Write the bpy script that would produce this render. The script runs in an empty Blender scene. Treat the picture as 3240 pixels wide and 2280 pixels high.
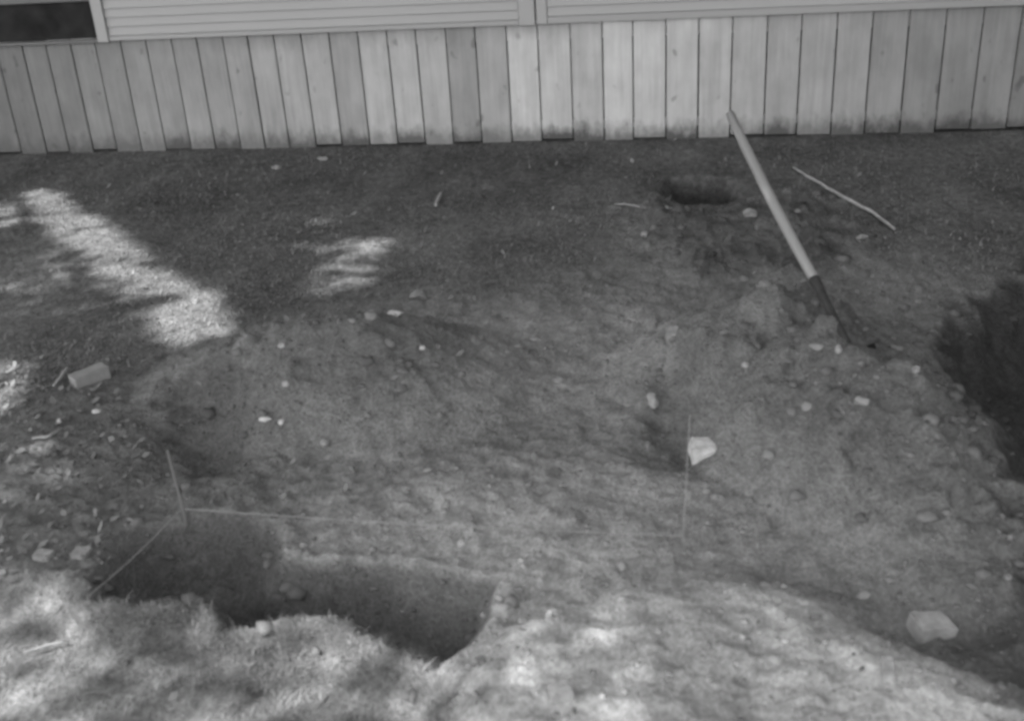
import bpy, bmesh, math, random
import numpy as np
from mathutils import Vector, Matrix, noise as mnoise

random.seed(11)
RNG = np.random.default_rng(5)
scene = bpy.context.scene
COL = scene.collection

# ------------------------------------------------------------------ camera
F_PX = 3500.0                       # focal length in photo pixels (photo is 3240 wide)
YAW, PITCH, ROLL = 0.1632, 0.4450, -0.0651
CAM_H = 1.7968
FENCE_Y = 6.9212
SKIRT_H = 0.745
cF = Vector((-math.sin(YAW)*math.cos(PITCH), math.cos(YAW)*math.cos(PITCH), -math.sin(PITCH)))
cR0 = Vector((math.cos(YAW), math.sin(YAW), 0)); cU0 = cR0.cross(cF)
cR = math.cos(ROLL)*cR0 + math.sin(ROLL)*cU0
cU = -math.sin(ROLL)*cR0 + math.cos(ROLL)*cU0
cam_data = bpy.data.cameras.new('camera'); cam = bpy.data.objects.new('camera', cam_data)
COL.objects.link(cam); scene.camera = cam
cam.matrix_world = Matrix(((cR.x, cU.x, -cF.x, 0), (cR.y, cU.y, -cF.y, 0), (cR.z, cU.z, -cF.z, CAM_H), (0, 0, 0, 1)))
cam_data.sensor_width = 36.0; cam_data.lens = 36.0*F_PX/3240.0
cam_data.clip_start = 0.05; cam_data.clip_end = 400
scene.cycles.pixel_filter_type = 'BLACKMAN_HARRIS'; scene.cycles.filter_width = 3.2      # soft old lens and film
cam_data.dof.use_dof = True; cam_data.dof.focus_distance = 5.2; cam_data.dof.aperture_fstop = 2.8

# ------------------------------------------------------------------ light
SUN_EL = math.radians(52); SUN_AZ = math.atan2(-0.80, -0.60)      # clockwise from +Y: behind and left of the camera
SUN = Vector((math.sin(SUN_AZ)*math.cos(SUN_EL), math.cos(SUN_AZ)*math.cos(SUN_EL), math.sin(SUN_EL)))
world = bpy.data.worlds.new('World'); scene.world = world; world.use_nodes = True
wn = world.node_tree; wn.nodes.clear()
sky = wn.nodes.new('ShaderNodeTexSky'); sky.sky_type = 'NISHITA'; sky.sun_disc = False
sky.sun_elevation = SUN_EL; sky.sun_rotation = SUN_AZ
bw = wn.nodes.new('ShaderNodeRGBToBW'); bg = wn.nodes.new('ShaderNodeBackground'); wo = wn.nodes.new('ShaderNodeOutputWorld')
bg.inputs['Strength'].default_value = 0.15
wn.links.new(sky.outputs[0], bw.inputs[0]); wn.links.new(bw.outputs[0], bg.inputs[0]); wn.links.new(bg.outputs[0], wo.inputs[0])
sd = bpy.data.lights.new('sun', 'SUN'); sd.energy = 3.0; sd.angle = math.radians(0.6); sd.color = (1, 1, 1)   # black-and-white film: neutral light
so = bpy.data.objects.new('sun', sd); COL.objects.link(so); so.location = SUN*30
so.rotation_euler = (-SUN).to_track_quat('-Z', 'Y').to_euler()
scene.view_settings.view_transform = 'Standard'; scene.view_settings.look = 'None'
scene.view_settings.gamma = 1.0; scene.view_settings.use_curve_mapping = False
scene.view_settings.exposure = 2.9

# ------------------------------------------------------------------ helpers
S = 3240.0/2296.0                   # positions below were read on a 2296 px wide view of the photograph
def ray(x, y):
    return (cF + cR*((x*S - 1620)/F_PX) + cU*((1140 - y*S)/F_PX))
def onz(x, y, z=0.0):
    d = ray(x, y); t = (z - CAM_H)/d.z
    return Vector((0, 0, CAM_H)) + d*t
def onwall(x, y, Y=FENCE_Y):
    d = ray(x, y); t = Y/d.y
    return Vector((0, 0, CAM_H)) + d*t
def poly(pts, z=0.0):
    return np.array([[onz(a, b, z).x, onz(a, b, z).y] for a, b in pts])
def sdf(P, X, Y):
    """signed distance to a polygon, negative inside"""
    d = np.full(X.shape, 1e9); ins = np.zeros(X.shape, bool); n = len(P)
    for i in range(n):
        ax, ay = P[i]; bx, by = P[(i+1) % n]
        ex, ey = bx-ax, by-ay; wx, wy = X-ax, Y-ay
        t = np.clip((wx*ex + wy*ey)/(ex*ex + ey*ey + 1e-12), 0, 1)
        d = np.minimum(d, (wx-ex*t)**2 + (wy-ey*t)**2)
        c = ((ay > Y) != (by > Y)) & (X < ex*(Y-ay)/(ey + 1e-12) + ax)
        ins ^= c
    d = np.sqrt(d)
    return np.where(ins, -d, d)
def sstep(a, b, x):
    t = np.clip((x-a)/(b-a), 0, 1); return t*t*(3-2*t)
_tab = np.random.default_rng(3).random((256, 256))
def vnoise(X, Y):
    xi = np.floor(X).astype(int); yi = np.floor(Y).astype(int); fx = X-xi; fy = Y-yi
    fx = fx*fx*(3-2*fx); fy = fy*fy*(3-2*fy)
    g = lambda a, b: _tab[a & 255, b & 255]
    return (g(xi, yi)*(1-fx) + g(xi+1, yi)*fx)*(1-fy) + (g(xi, yi+1)*(1-fx) + g(xi+1, yi+1)*fx)*fy
def fbm(X, Y, f, o=4, s=0.0):
    r = np.zeros(np.shape(X)); a = 1.0; t = 0
    for k in range(o):
        c, q = math.cos(k*0.7+0.3), math.sin(k*0.7+0.3)
        r += a*(vnoise((X*c-Y*q)*f + 13.7*k + s, (X*q+Y*c)*f + 7.1*k + s*1.7)-0.5); t += a; a *= 0.5; f *= 2.03
    return r/t

def mesh_obj(name, verts, faces, mat, parent=None, smooth=False):
    me = bpy.data.meshes.new(name); me.from_pydata([tuple(v) for v in verts], [], [tuple(f) for f in faces]); me.update()
    if smooth:
        me.polygons.foreach_set('use_smooth', [True]*len(me.polygons))
    me.materials.append(mat)
    o = bpy.data.objects.new(name, me); COL.objects.link(o)
    if parent: o.parent = parent
    return o
def bm_obj(name, bm, mat, parent=None, smooth=False):
    me = bpy.data.meshes.new(name); bm.to_mesh(me); bm.free()
    if smooth:
        me.polygons.foreach_set('use_smooth', [True]*len(me.polygons))
    me.materials.append(mat)
    o = bpy.data.objects.new(name, me); COL.objects.link(o)
    if parent: o.parent = parent
    return o
def big_mesh(name, V, Fq, mat, n=4, parent=None):
    """numpy verts (k,3), faces (m,n) to one mesh"""
    me = bpy.data.meshes.new(name); V = np.asarray(V, np.float32); Fq = np.asarray(Fq, np.int32)
    me.vertices.add(len(V)); me.vertices.foreach_set('co', V.ravel())
    me.loops.add(Fq.size); me.loops.foreach_set('vertex_index', Fq.ravel())
    me.polygons.add(len(Fq)); me.polygons.foreach_set('loop_start', np.arange(0, Fq.size, n, dtype=np.int32))
    me.update(calc_edges=True); me.validate()
    me.materials.append(mat)
    o = bpy.data.objects.new(name, me); COL.objects.link(o)
    if parent: o.parent = parent
    return o
def empty(name, loc=(0, 0, 0)):
    o = bpy.data.objects.new(name, None); COL.objects.link(o); o.location = loc; o.empty_display_size = 0.1
    return o
def tag(o, label, cat, group=None):
    o['label'] = label; o['category'] = cat
    if group: o['group'] = group
    return o
def box_bm(x0, x1, y0, y1, z0, z1, bev=0.0, seg=1):
    bm = bmesh.new(); vs = [bm.verts.new((x, y, z)) for x in (x0, x1) for y in (y0, y1) for z in (z0, z1)]
    for f in ((0, 1, 3, 2), (4, 6, 7, 5), (0, 4, 5, 1), (2, 3, 7, 6), (0, 2, 6, 4), (1, 5, 7, 3)):
        bm.faces.new([vs[i] for i in f])
    bmesh.ops.recalc_face_normals(bm, faces=bm.faces)
    if bev: bmesh.ops.bevel(bm, geom=list(bm.edges), offset=bev, segments=seg, affect='EDGES', profile=0.6)
    return bm
def tube(pts, radii, seg=10, cap=True):
    pts = [Vector(p) for p in pts]; V = []; Fc = []
    for i, p in enumerate(pts):
        t = (pts[min(i+1, len(pts)-1)] - pts[max(i-1, 0)]).normalized()
        a = t.orthogonal().normalized() if i == 0 else (a - t*a.dot(t)).normalized()
        b = t.cross(a)
        for k in range(seg):
            q = 2*math.pi*k/seg; V.append(p + (a*math.cos(q) + b*math.sin(q))*radii[i])
    for i in range(len(pts)-1):
        for k in range(seg):
            Fc.append((i*seg+k, i*seg+(k+1) % seg, (i+1)*seg+(k+1) % seg, (i+1)*seg+k))
    if cap:
        Fc.append(tuple(range(seg-1, -1, -1))); m = (len(pts)-1)*seg; Fc.append(tuple(range(m, m+seg)))
    return V, Fc

# ------------------------------------------------------------------ materials (all neutral: the photograph is black and white)
class NT:
    def __init__(s, name, rough=0.9, spec=0.2):
        s.m = bpy.data.materials.new(name); s.m.use_nodes = True; s.t = s.m.node_tree
        s.b = s.t.nodes['Principled BSDF']; s.b.inputs['Roughness'].default_value = rough
        s.b.inputs['Specular IOR Level'].default_value = spec
    def n(s, typ, **kw):
        q = s.t.nodes.new(typ)
        for k, v in kw.items(): setattr(q, k, v)
        return q
    def l(s, a, b): s.t.links.new(a, b)
    def math(s, op, a, b=None, clamp=False):
        q = s.n('ShaderNodeMath', operation=op); q.use_clamp = clamp
        for i, v in enumerate((a, b)):
            if v is None: continue
            if isinstance(v, (int, float)): q.inputs[i].default_value = v
            else: s.l(v, q.inputs[i])
        return q.outputs[0]
    def ramp(s, v, a, b, lo=0.0, hi=1.0):
        q = s.n('ShaderNodeMapRange'); s.l(v, q.inputs[0])
        for i, x in enumerate((a, b, lo, hi)): q.inputs[i+1].default_value = x
        return q.outputs[0]
    def noise(s, scale, detail=4, vec=None, rough=0.55, sc=(1, 1, 1), space='Object'):
        tc = s.n('ShaderNodeTexCoord'); mp = s.n('ShaderNodeMapping'); mp.inputs['Scale'].default_value = sc
        s.l(vec if vec is not None else tc.outputs[space], mp.inputs[0])
        q = s.n('ShaderNodeTexNoise'); q.inputs['Scale'].default_value = scale; q.inputs['Detail'].default_value = detail
        q.inputs['Roughness'].default_value = rough; s.l(mp.outputs[0], q.inputs[0]); return q.outputs[0]
    def mix(s, f, a, b):
        q = s.n('ShaderNodeMix'); q.data_type = 'FLOAT'
        for i, v in ((0, f), (2, a), (3, b)):
            if isinstance(v, (int, float)): q.inputs[i].default_value = v
            else: s.l(v, q.inputs[i])
        return q.outputs[0]
    def color(s, v):
        c = s.n('ShaderNodeCombineColor')
        for i in range(3): s.l(v, c.inputs[i])
        s.l(c.outputs[0], s.b.inputs['Base Color'])
    def bump(s, v, dist, strength=1.0):
        q = s.n('ShaderNodeBump'); q.inputs['Distance'].default_value = dist; q.inputs['Strength'].default_value = strength
        s.l(v, q.inputs['Height']); s.l(q.outputs[0], s.b.inputs['Normal'])

def plain(name, v, rough=0.85, var=0.25, scale=8.0, spec=0.2, bump=0.0, sc=(1, 1, 1), metal=0.0):
    t = NT(name, rough, spec); n = t.noise(scale, 5, sc=sc)
    t.color(t.math('MULTIPLY', t.ramp(n, 0.25, 0.75, 1-var, 1+var), v))
    t.b.inputs['Metallic'].default_value = metal
    if bump: t.bump(t.noise(scale*4, 6, sc=sc), bump)
    return t.m

def ground_mat():
    t = NT('ground_soil', 1.0, 0.05)
    at = t.n('ShaderNodeAttribute'); at.attribute_name = 'soil'; sp = t.n('ShaderNodeSeparateColor'); t.l(at.outputs['Color'], sp.inputs[0])
    moist_shade, turf, dry_light = sp.outputs[0], sp.outputs[1], sp.outputs[2]
    st = (1, 0.55, 1.5); n1 = t.noise(3.0, 6, rough=0.6, sc=st); n2 = t.noise(19, 6, rough=0.65, sc=st); n3 = t.noise(95, 5, rough=0.7, sc=(1, 0.7, 1.2)); n0 = t.noise(1.3, 4, rough=0.6, sc=st); nt = t.noise(26, 5, sc=(1, 0.8, 1), rough=0.7)
    base = t.mix(dry_light, 0.128, 0.31)
    base = t.mix(turf, base, t.mix(dry_light, 0.085, 0.15))
    base = t.mix(moist_shade, base, 0.045)
    k = t.math('MULTIPLY', t.ramp(n1, 0.32, 0.68, 0.78, 1.22), t.ramp(n2, 0.3, 0.7, 0.78, 1.22))
    k = t.math('MULTIPLY', k, t.ramp(n3, 0.3, 0.72, 0.62, 1.40))
    tv = t.math('MULTIPLY', t.mix(turf, 1.0, t.ramp(nt, 0.32, 0.7, 0.65, 1.4)), t.mix(turf, 1.0, t.ramp(n0, 0.35, 0.65, 0.72, 1.35)))
    t.color(t.math('MULTIPLY', t.math('MULTIPLY', base, k), tv))
    h = t.math('ADD', t.math('MULTIPLY', n2, 0.6), t.math('MULTIPLY', n3, 0.4))
    t.bump(h, 0.045, 1.0)
    return t.m
def plank_mat():
    t = NT('weathered_plank', 0.85, 0.15)
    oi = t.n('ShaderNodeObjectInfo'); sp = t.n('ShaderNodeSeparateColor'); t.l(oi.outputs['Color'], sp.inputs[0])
    tc = t.n('ShaderNodeTexCoord'); geo = t.n('ShaderNodeSeparateXYZ'); t.l(tc.outputs['Object'], geo.inputs[0])
    off = t.n('ShaderNodeVectorMath', operation='ADD'); t.l(tc.outputs['Object'], off.inputs[0])
    rv = t.n('ShaderNodeCombineXYZ')
    rr = t.math('MULTIPLY', oi.outputs['Random'], 91.0)
    for i in range(3): t.l(rr, rv.inputs[i])
    t.l(rv.outputs[0], off.inputs[1]); vec = off.outputs[0]
    grain = t.noise(40, 5, vec, 0.6, (1, 1, 0.045)); wide = t.noise(9, 4, vec, 0.55, (1, 1, 0.22)); blot = t.noise(15, 6, vec, 0.65, (1, 1, 0.55))
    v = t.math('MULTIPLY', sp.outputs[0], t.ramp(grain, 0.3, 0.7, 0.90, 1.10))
    v = t.math('MULTIPLY', v, t.ramp(wide, 0.3, 0.7, 0.90, 1.08))
    knot = t.ramp(t.noise(13, 2, vec, 0.4, (1, 1, 0.75)), 0.69, 0.76, 1.0, 0.66)
    v = t.math('MULTIPLY', v, knot); v = t.math('MULTIPLY', v, t.ramp(t.noise(6, 5, vec, 0.6, (1, 1, 0.6)), 0.3, 0.7, 0.86, 1.12))
    # rain splash soil stain along the foot with a ragged upper edge, darker toward the head (amount kept per plank)
    sz = t.math('ADD', geo.outputs[2], t.math('MULTIPLY', t.math('SUBTRACT', blot, 0.5), 0.26))
    foot = t.math('MULTIPLY', t.ramp(sz, 0.03, 0.13, 1.0, 0.0), sp.outputs[1])
    hz = t.math('ADD', geo.outputs[2], t.math('MULTIPLY', t.math('SUBTRACT', blot, 0.5), 0.20))
    head = t.math('MULTIPLY', t.ramp(hz, SKIRT_H-0.14, SKIRT_H-0.01, 0.0, 0.55), sp.outputs[2])
    v = t.mix(foot, v, 0.055); v = t.mix(head, v, 0.10)
    t.color(v); t.bump(grain, 0.002, 0.6)
    return t.m
M_GROUND = ground_mat(); M_PLANK = plank_mat()
M_RAIL = plain('rail_wood', 0.30, var=0.2, sc=(0.2, 1, 3))
M_SIDING = plain('painted_siding', 0.185, 0.55, 0.05, 3, 0.35, sc=(0.3, 1, 1))
M_TRIM = plain('painted_trim', 0.19, 0.55, 0.06, 4, 0.35)
M_TRIMD = plain('dull_window_trim', 0.07, 0.6, 0.08, 4, 0.3)
M_DARK = plain('dark_interior', 0.015, 0.9, 0.2)
M_GLASS = plain('dark_pane', 0.011, 0.5, 0.6, 9, 0.05)
M_LAMB = plain('pale_pane', 0.45, 0.4, 0.1, 2, 0.4)  # pale colour stands in for a reflection on the upper pane
M_ROOF = plain('roof_sheet', 0.3, 0.6, 0.1)
M_HANDLE = plain('ash_handle', 0.125, 0.6, 0.15, 20, 0.3, sc=(1, 1, 0.1))
M_IRON = plain('dull_iron', 0.018, 0.7, 0.35, 30, 0.15, 0.002)
M_STRING = plain('twine', 0.17, 0.9, 0.1, 40)
M_STAKE = plain('stake_wood', 0.085, 0.85, 0.2, 20, sc=(1, 1, 0.2))
M_STICK = plain('bare_stick', 0.19, 0.8, 0.25, 25)
M_TWIG = plain('twig_bark', 0.13, 0.85, 0.3, 25)
M_BRICK = plain('pale_brick', 0.13, 0.9, 0.15, 25, 0.1, 0.004)
M_CLOD = plain('soil_clod', 0.10, 1.0, 0.45, 9, 0.05, 0.01)
M_BARK = plain('bark', 0.08, 0.95, 0.3, 8, 0.1, 0.02)
M_LEAF = plain('leaf', 0.06, 0.7, 0.3, 1.5)
M_LITTER = plain('dead_leaf', 0.10, 0.85, 0.5, 2.5)
def stone_mat(i, v): return plain('stone_%d' % i, v, 0.95, 0.35, 26, 0.1, 0.008)
M_STONES = [stone_mat(i, v) for i, v in enumerate((0.12, 0.15, 0.19, 0.30))]
def grass_mat():
    t = NT('grass_blade', 0.6, 0.25)
    a = t.n('ShaderNodeAttribute'); a.attribute_name = 'tone'
    t.color(a.outputs['Fac']); return t.m
M_GRASS = grass_mat(); M_SOILBIT = grass_mat(); M_SOILBIT.name = 'soil_bits'; M_SOILBIT.node_tree.nodes['Principled BSDF'].inputs['Roughness'].default_value = 1.0; M_SOILBIT.node_tree.nodes['Principled BSDF'].inputs['Specular IOR Level'].default_value = 0.03

# ------------------------------------------------------------------ ground shape
PIT = poly([(300, 1190), (380, 1168), (470, 1150), (545, 1160), (625, 1190), (640, 1245), (720, 1262), (800, 1262), (880, 1272), (960, 1285),
            (1118, 1296), (1105, 1380), (1050, 1450), (978, 1500), (940, 1478), (860, 1440), (790, 1405), (720, 1385), (640, 1392), (560, 1408), (500, 1410), (468, 1335),
            (400, 1338), (300, 1350), (195, 1345), (235, 1270)])
PIT2 = poly([(320, 900), (430, 860), (520, 865), (585, 890), (596, 980), (598, 1050), (540, 1070), (460, 1085), (390, 1080), (330, 1040)])
HOLE = poly([(1478, 425), (1505, 402), (1570, 395), (1640, 402), (1668, 425), (1650, 452), (1600, 466), (1530, 462), (1490, 448)])
TRENCH = poly([(2105, 690), (2170, 640), (2330, 600), (2600, 600), (2800, 900), (2700, 1400), (2420, 1330), (2330, 1210), (2250, 1140), (2205, 1030), (2160, 930), (2095, 830), (2070, 750)])
SPOIL = poly([(1390, 470), (1480, 455), (1560, 475), (1680, 462), (1790, 440), (1900, 480), (1960, 540), (1920, 600), (1800, 630), (1680, 620), (1560, 640), (1450, 560)])
HOLLOW = poly([(1425, 870), (1500, 830), (1570, 900), (1620, 1000), (1570, 1060), (1500, 1058), (1440, 1010)])
LEFT = poly([(-200, 800), (120, 830), (330, 900), (330, 1100), (290, 1230), (190, 1350), (100, 1300), (-200, 1290)])
LOWR = poly([(2060, 1455), (2140, 1425), (2296, 1400), (2600, 1420), (2700, 1700), (2330, 1575), (2230, 1535), (2130, 1480)])
RIGHT = poly([(2080, 560), (2600, 500), (2800, 1700), (2300, 1540), (2120, 1420), (2060, 1250), (2080, 1050), (2020, 850), (2000, 700)])
BANK = poly([(1000, 1568), (1060, 1480), (1150, 1400), (1250, 1360), (1350, 1330), (1500, 1300), (1640, 1290), (1760, 1320), (1860, 1360), (1950, 1430), (2080, 1500), (2230, 1568), (2300, 1640), (2200, 1900), (900, 1900)])
def ridge(X, Y, pts):
    """height of a chain of rounded heaps: pts = (x, y, h, r)"""
    H = np.zeros(np.shape(X))
    for (x, y, h, rx, ry) in pts:
        q = ((X-x)/rx)**2 + ((Y-y)/ry)**2
        e = h*np.clip(1.12 - np.sqrt(q+0.04)*0.72, 0, None); H = np.maximum(H, e) + 0.12*np.minimum(H, e)
    return H
HEAPX = []
def mp(x, y, z): p = onz(x, y, z); return p.x, p.y
_l1 = mp(800, 706, 0.25); _l2 = mp(650, 735, 0.19); _l3 = mp(900, 780, 0.13)
_r1 = mp(1735, 645, 0.30); _r2 = mp(1860, 730, 0.30); _r3 = mp(1990, 850, 0.27); _r4 = mp(2090, 960, 0.22); _r5 = mp(2150, 1080, 0.15)
_m1 = mp(970, 745, 0.07); _b1 = mp(1905, 778, 0.30)
HEAPS = [(_l1[0], _l1[1]-0.04, 0.25, 0.46, 0.36), (_l2[0], _l2[1]-0.04, 0.18, 0.40, 0.30), (_l3[0], _l3[1]-0.05, 0.11, 0.3, 0.3),
         (_r1[0], _r1[1]-0.04, 0.29, 0.40, 0.34), (_r2[0], _r2[1]-0.06, 0.28, 0.34, 0.36), (_r3[0], _r3[1], 0.25, 0.30, 0.34),
         (_r4[0], _r4[1], 0.20, 0.27, 0.30), (_r5[0], _r5[1], 0.13, 0.25, 0.3), (_m1[0], _m1[1], 0.06, 0.2, 0.14), (_b1[0], _b1[1]-0.05, 0.31, 0.24, 0.20)]
def masks(X, Y):
    w = fbm(X, Y, 3.0, 5, 2.0)*0.35
    wf = fbm(X, Y, 9.0, 4, 8.0)
    dp = sdf(PIT, X, Y) + w*0.16 + wf*0.02
    d2 = sdf(PIT2, X, Y) + wf*0.10
    dh = sdf(HOLE, X, Y) + w*0.2 + wf*0.03
    dt = sdf(TRENCH, X, Y) + w*1.5 + wf*0.16
    ds = sdf(SPOIL, X, Y) + w*0.6
    dl = sdf(HOLLOW, X, Y) + wf*0.1
    db = sdf(BANK, X, Y) + wf*0.12
    # turf: the strip along the skirting, the left side and the uncut lawn in front of the pit
    tl = sdf(TURF_FAR, X, Y) + w*1.1; tn = sdf(TURF_NEAR, X, Y) + w*0.25
    turf = np.maximum(sstep(0.12, -0.12, tl), sstep(0.04, -0.04, tn))*sstep(-0.02, 0.04, dp)*sstep(-0.12, 0.08, ds)
    moist_shade = np.maximum.reduce([0.64*sstep(0.025, -0.02, dp)*np.clip(0.9+1.5*w, 0.4, 1.3), 0.60*sstep(0.04, -0.10, d2), 0.30*sstep(0.05, 0.15, ridge(X, Y, HEAPS))*np.clip(1+3.0*w, 0.2, 1.8), 0.35*sstep(0.25, -0.1, np.hypot((X+1.75)/1.2, Y-3.0)-0.35), 0.30*sstep(0.15, -0.1, sdf(LEFT, X, Y)+w*0.3), 1.0*sstep(0.0, -0.06, dh), 1.0*sstep(0.08, -0.12, dt+wf*0.25), 0.72*sstep(0.05, -0.15, ds)*np.clip(0.8+1.5*wf, 0, 1.2), 0.30*sstep(0.03, -0.08, dl), 0.36*sstep(0.10, -0.4, sdf(RIGHT, X, Y)+w*0.5), 0.6*sstep(0.04, -0.06, sdf(LOWR, X, Y)+wf*0.1)])  # damp digging plus painted shade: RIGHT and TRENCH edge falloff, HOLLOW heap shade
    dry_light = np.maximum.reduce([1.0*sstep(0.05, -0.08, db), 0.8*sstep(0.05, -0.06, tn)*np.clip(0.6+2.2*fbm(X, Y, 2.4, 4, 77), 0, 1), 0.80*sstep(1.15, 0.15, np.hypot((X+0.40)/0.95, (Y-2.45)/0.70)), 0.32*sstep(1.15, 0.2, np.hypot((X+0.45)/0.95, (Y-3.75)/0.8)), 0.30*sstep(0.35, 0.05, np.hypot((X-_m1[0]), (Y-_m1[1])/0.6))])  # pale dry soil, with the lower-centre pool of light painted in
    dry_light = dry_light*np.clip(0.88 + wf*1.0, 0, 1.2)*(1-moist_shade)
    return turf, moist_shade, dry_light, dp, dh, dt, ds, dl, db, d2
TURF_FAR = np.array([[-30, 12], [30, 12], [30, 5.2]] + poly([(2500, 640), (2050, 590), (1750, 520), (1400, 500), (1330, 600), (1130, 650), (900, 670), (560, 720), (480, 790), (250, 830), (60, 900), (-150, 1000)]).tolist() + [[-30, 3.0]])
TURF_NEAR = poly([(-500, 1270), (0, 1290), (100, 1310), (195, 1350), (300, 1356), (440, 1345), (480, 1420), (560, 1418), (660, 1396), (740, 1392), (860, 1448), (975, 1500), (1010, 1568), (1000, 1900), (-500, 1900)])
def height(X, Y):
    turf, moist_shade, dry_light, dp, dh, dt, ds, dl, db, d2 = masks(X, Y)
    near = sstep(7.0, 6.4, Y)
    z = 0.030*fbm(X, Y, 1.1, 4, 1.0)*near
    z = z + ridge(X, Y, HEAPS)
    rough = np.clip(1-turf*0.75, 0, 1)
    z = z + rough*(0.045*fbm(X, Y, 4.5, 5, 4.0) + 0.020*fbm(X, Y, 17, 3, 6.0) + 0.022*(0.12-np.abs(fbm(X, Y, 21, 2, 63.0))) + 0.012*np.maximum(fbm(X, Y, 46, 2, 64.0), -0.05)) + 0.012*fbm(X, Y, 6, 4, 3.0)*turf
    lumps = fbm(X, Y, 11, 3, 21.0)
    hp = sstep(0.03, 0.12, ridge(X, Y, HEAPS)); lm2 = fbm(X, Y, 7.5, 4, 70.0)
    z = z + hp*np.where(X > 0.0, 0.22, 0.12)*np.maximum(lm2-0.03, 0)*rough + 0.02*np.maximum(fbm(X, Y, 14, 3, 90.0), 0)*rough
    z = z + 0.12*np.maximum(lumps, 0)*np.maximum.reduce([sstep(0.1, -0.1, ds), 0.8*np.exp(-(dt/0.12)**2), 0.55*np.exp(-((dp+0.03)/0.07)**2)]) + 0.05*sstep(0.1, -0.25, ds)
    z = z - 0.055*sstep(0.06, -0.10, sdf(TURF_NEAR, X, Y) + fbm(X, Y, 6, 3, 12)*0.04) + 0.085*sstep(0.05, -0.16, db)
    z = z - 0.18*sstep(0.012, -0.12, dp)*(0.8+0.5*fbm(X, Y, 2.0, 3, 17))
    z = z + 0.014*np.exp(-(np.clip(dp, 0, None)/0.06)**2)*sstep(-0.01, 0.02, dp)
    z = z - 0.06*sstep(0.05, -0.20, d2)
    z = z - 0.26*sstep(0.03, -0.15, dh)
    z = z - 0.24*sstep(0.06, -0.45, dt)
    z = z - 0.045*sstep(0.05, -0.16, dl)
    far = sstep(12, 30, np.hypot(X, Y))
    return z*(1-far)*np.where(Y > 6.85, 0.3, 1.0)

xs = np.concatenate([-80*np.geomspace(1, 0.072, 24)[:-1], np.arange(-5.4, 2.9, 0.0095), 80*np.geomspace(0.0365, 1, 24)])
ys = np.concatenate([-80*np.geomspace(1, 0.003, 26), [0.3, 0.7, 1.0], np.arange(1.2, 3.4, 0.0075), np.arange(3.4, 7.02, 0.0120), 80*np.geomspace(0.09, 1, 24)])
GX, GY = np.meshgrid(xs, ys)
GZ = height(GX, GY)
nx, ny = len(xs), len(ys)
idx = np.arange(nx*ny).reshape(ny, nx)
quads = np.stack([idx[:-1, :-1], idx[:-1, 1:], idx[1:, 1:], idx[1:, :-1]], -1).reshape(-1, 4)
ground = big_mesh('ground', np.stack([GX, GY, GZ], -1).reshape(-1, 3), quads, M_GROUND)
ground.data.polygons.foreach_set('use_smooth', np.ones(len(ground.data.polygons), bool))
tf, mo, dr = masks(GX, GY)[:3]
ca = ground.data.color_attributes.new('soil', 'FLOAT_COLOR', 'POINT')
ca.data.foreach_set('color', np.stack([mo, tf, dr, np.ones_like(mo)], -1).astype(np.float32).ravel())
ground['kind'] = 'structure'

def gz(x, y):
    """height of the ground mesh (bilinear)"""
    i = np.clip(np.searchsorted(xs, x)-1, 0, nx-2); j = np.clip(np.searchsorted(ys, y)-1, 0, ny-2)
    u = (x-xs[i])/(xs[i+1]-xs[i]); v = (y-ys[j])/(ys[j+1]-ys[j])
    return (GZ[j, i]*(1-u) + GZ[j, i+1]*u)*(1-v) + (GZ[j+1, i]*(1-u) + GZ[j+1, i+1]*u)*v
def onground(x, y):
    d = ray(x, y); o = Vector((0, 0, CAM_H)); t = 1.2
    while t < 14:
        p = o + d*t
        if p.z < gz(p.x, p.y): break
        t += 0.006
    return o + d*t
def px_len(p, n):
    """metres spanned by n (2296-scale) pixels at point p"""
    return n*S*(p - Vector((0, 0, CAM_H))).dot(cF)/F_PX

# ------------------------------------------------------------------ mobile home and its plank skirting
TOPX = [47, 102, 157, 212, 268, 325, 383, 437, 495, 550, 610, 670, 735, 800, 865, 930, 1000, 1065, 1135, 1205, 1278, 1350, 1420, 1493, 1567, 1645, 1722, 1800, 1880, 1960, 2042, 2127, 2212, 2300]
BOTX = [105, 155, 210, 262, 318, 373, 430, 485, 543, 598, 652, 712, 768, 830, 893, 955, 1015, 1080, 1147, 1215, 1285, 1355, 1420, 1493, 1565, 1635, 1712, 1785, 1862, 1937, 2017, 2095, 2172, 2252]
TONE = [96, 98, 108, 108, 120, 118, 126, 125, 128, 135, 140, 146, 134, 155, 158, 150, 128, 140, 176, 172, 158, 177, 174, 170, 163, 150, 145, 142, 140, 128, 120, 114, 122, 104]  # plank tones, with light falloff toward both ends painted in
def wall_x(x, z):
    """X on the skirting plane for a photo column x at height z"""
    lo, hi = 0.0, 700.0
    for _ in range(40):
        m = (lo+hi)/2
        if onwall(x, m).z > z: lo = m
        else: hi = m
    return onwall(x, lo).x
tx = [wall_x(a, SKIRT_H) for a in TOPX]; bx = [wall_x(a, 0.0) for a in BOTX]
edges = [(t*0.65+b*0.35, b*0.65+t*0.35) for t, b in zip(tx, bx)]
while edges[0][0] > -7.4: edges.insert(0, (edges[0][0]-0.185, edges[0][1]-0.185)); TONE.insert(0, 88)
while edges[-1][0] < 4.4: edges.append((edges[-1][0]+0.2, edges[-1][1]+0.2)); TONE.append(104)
def lin(v): v /= 255.0; return v/12.92 if v < 0.04045 else ((v+0.055)/1.055)**2.4
skirt = empty('plank_skirting', (-1.5, FENCE_Y, 0))
tag(skirt, 'low skirting of upright weathered planks closing off the foot of the house', 'skirting')
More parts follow.
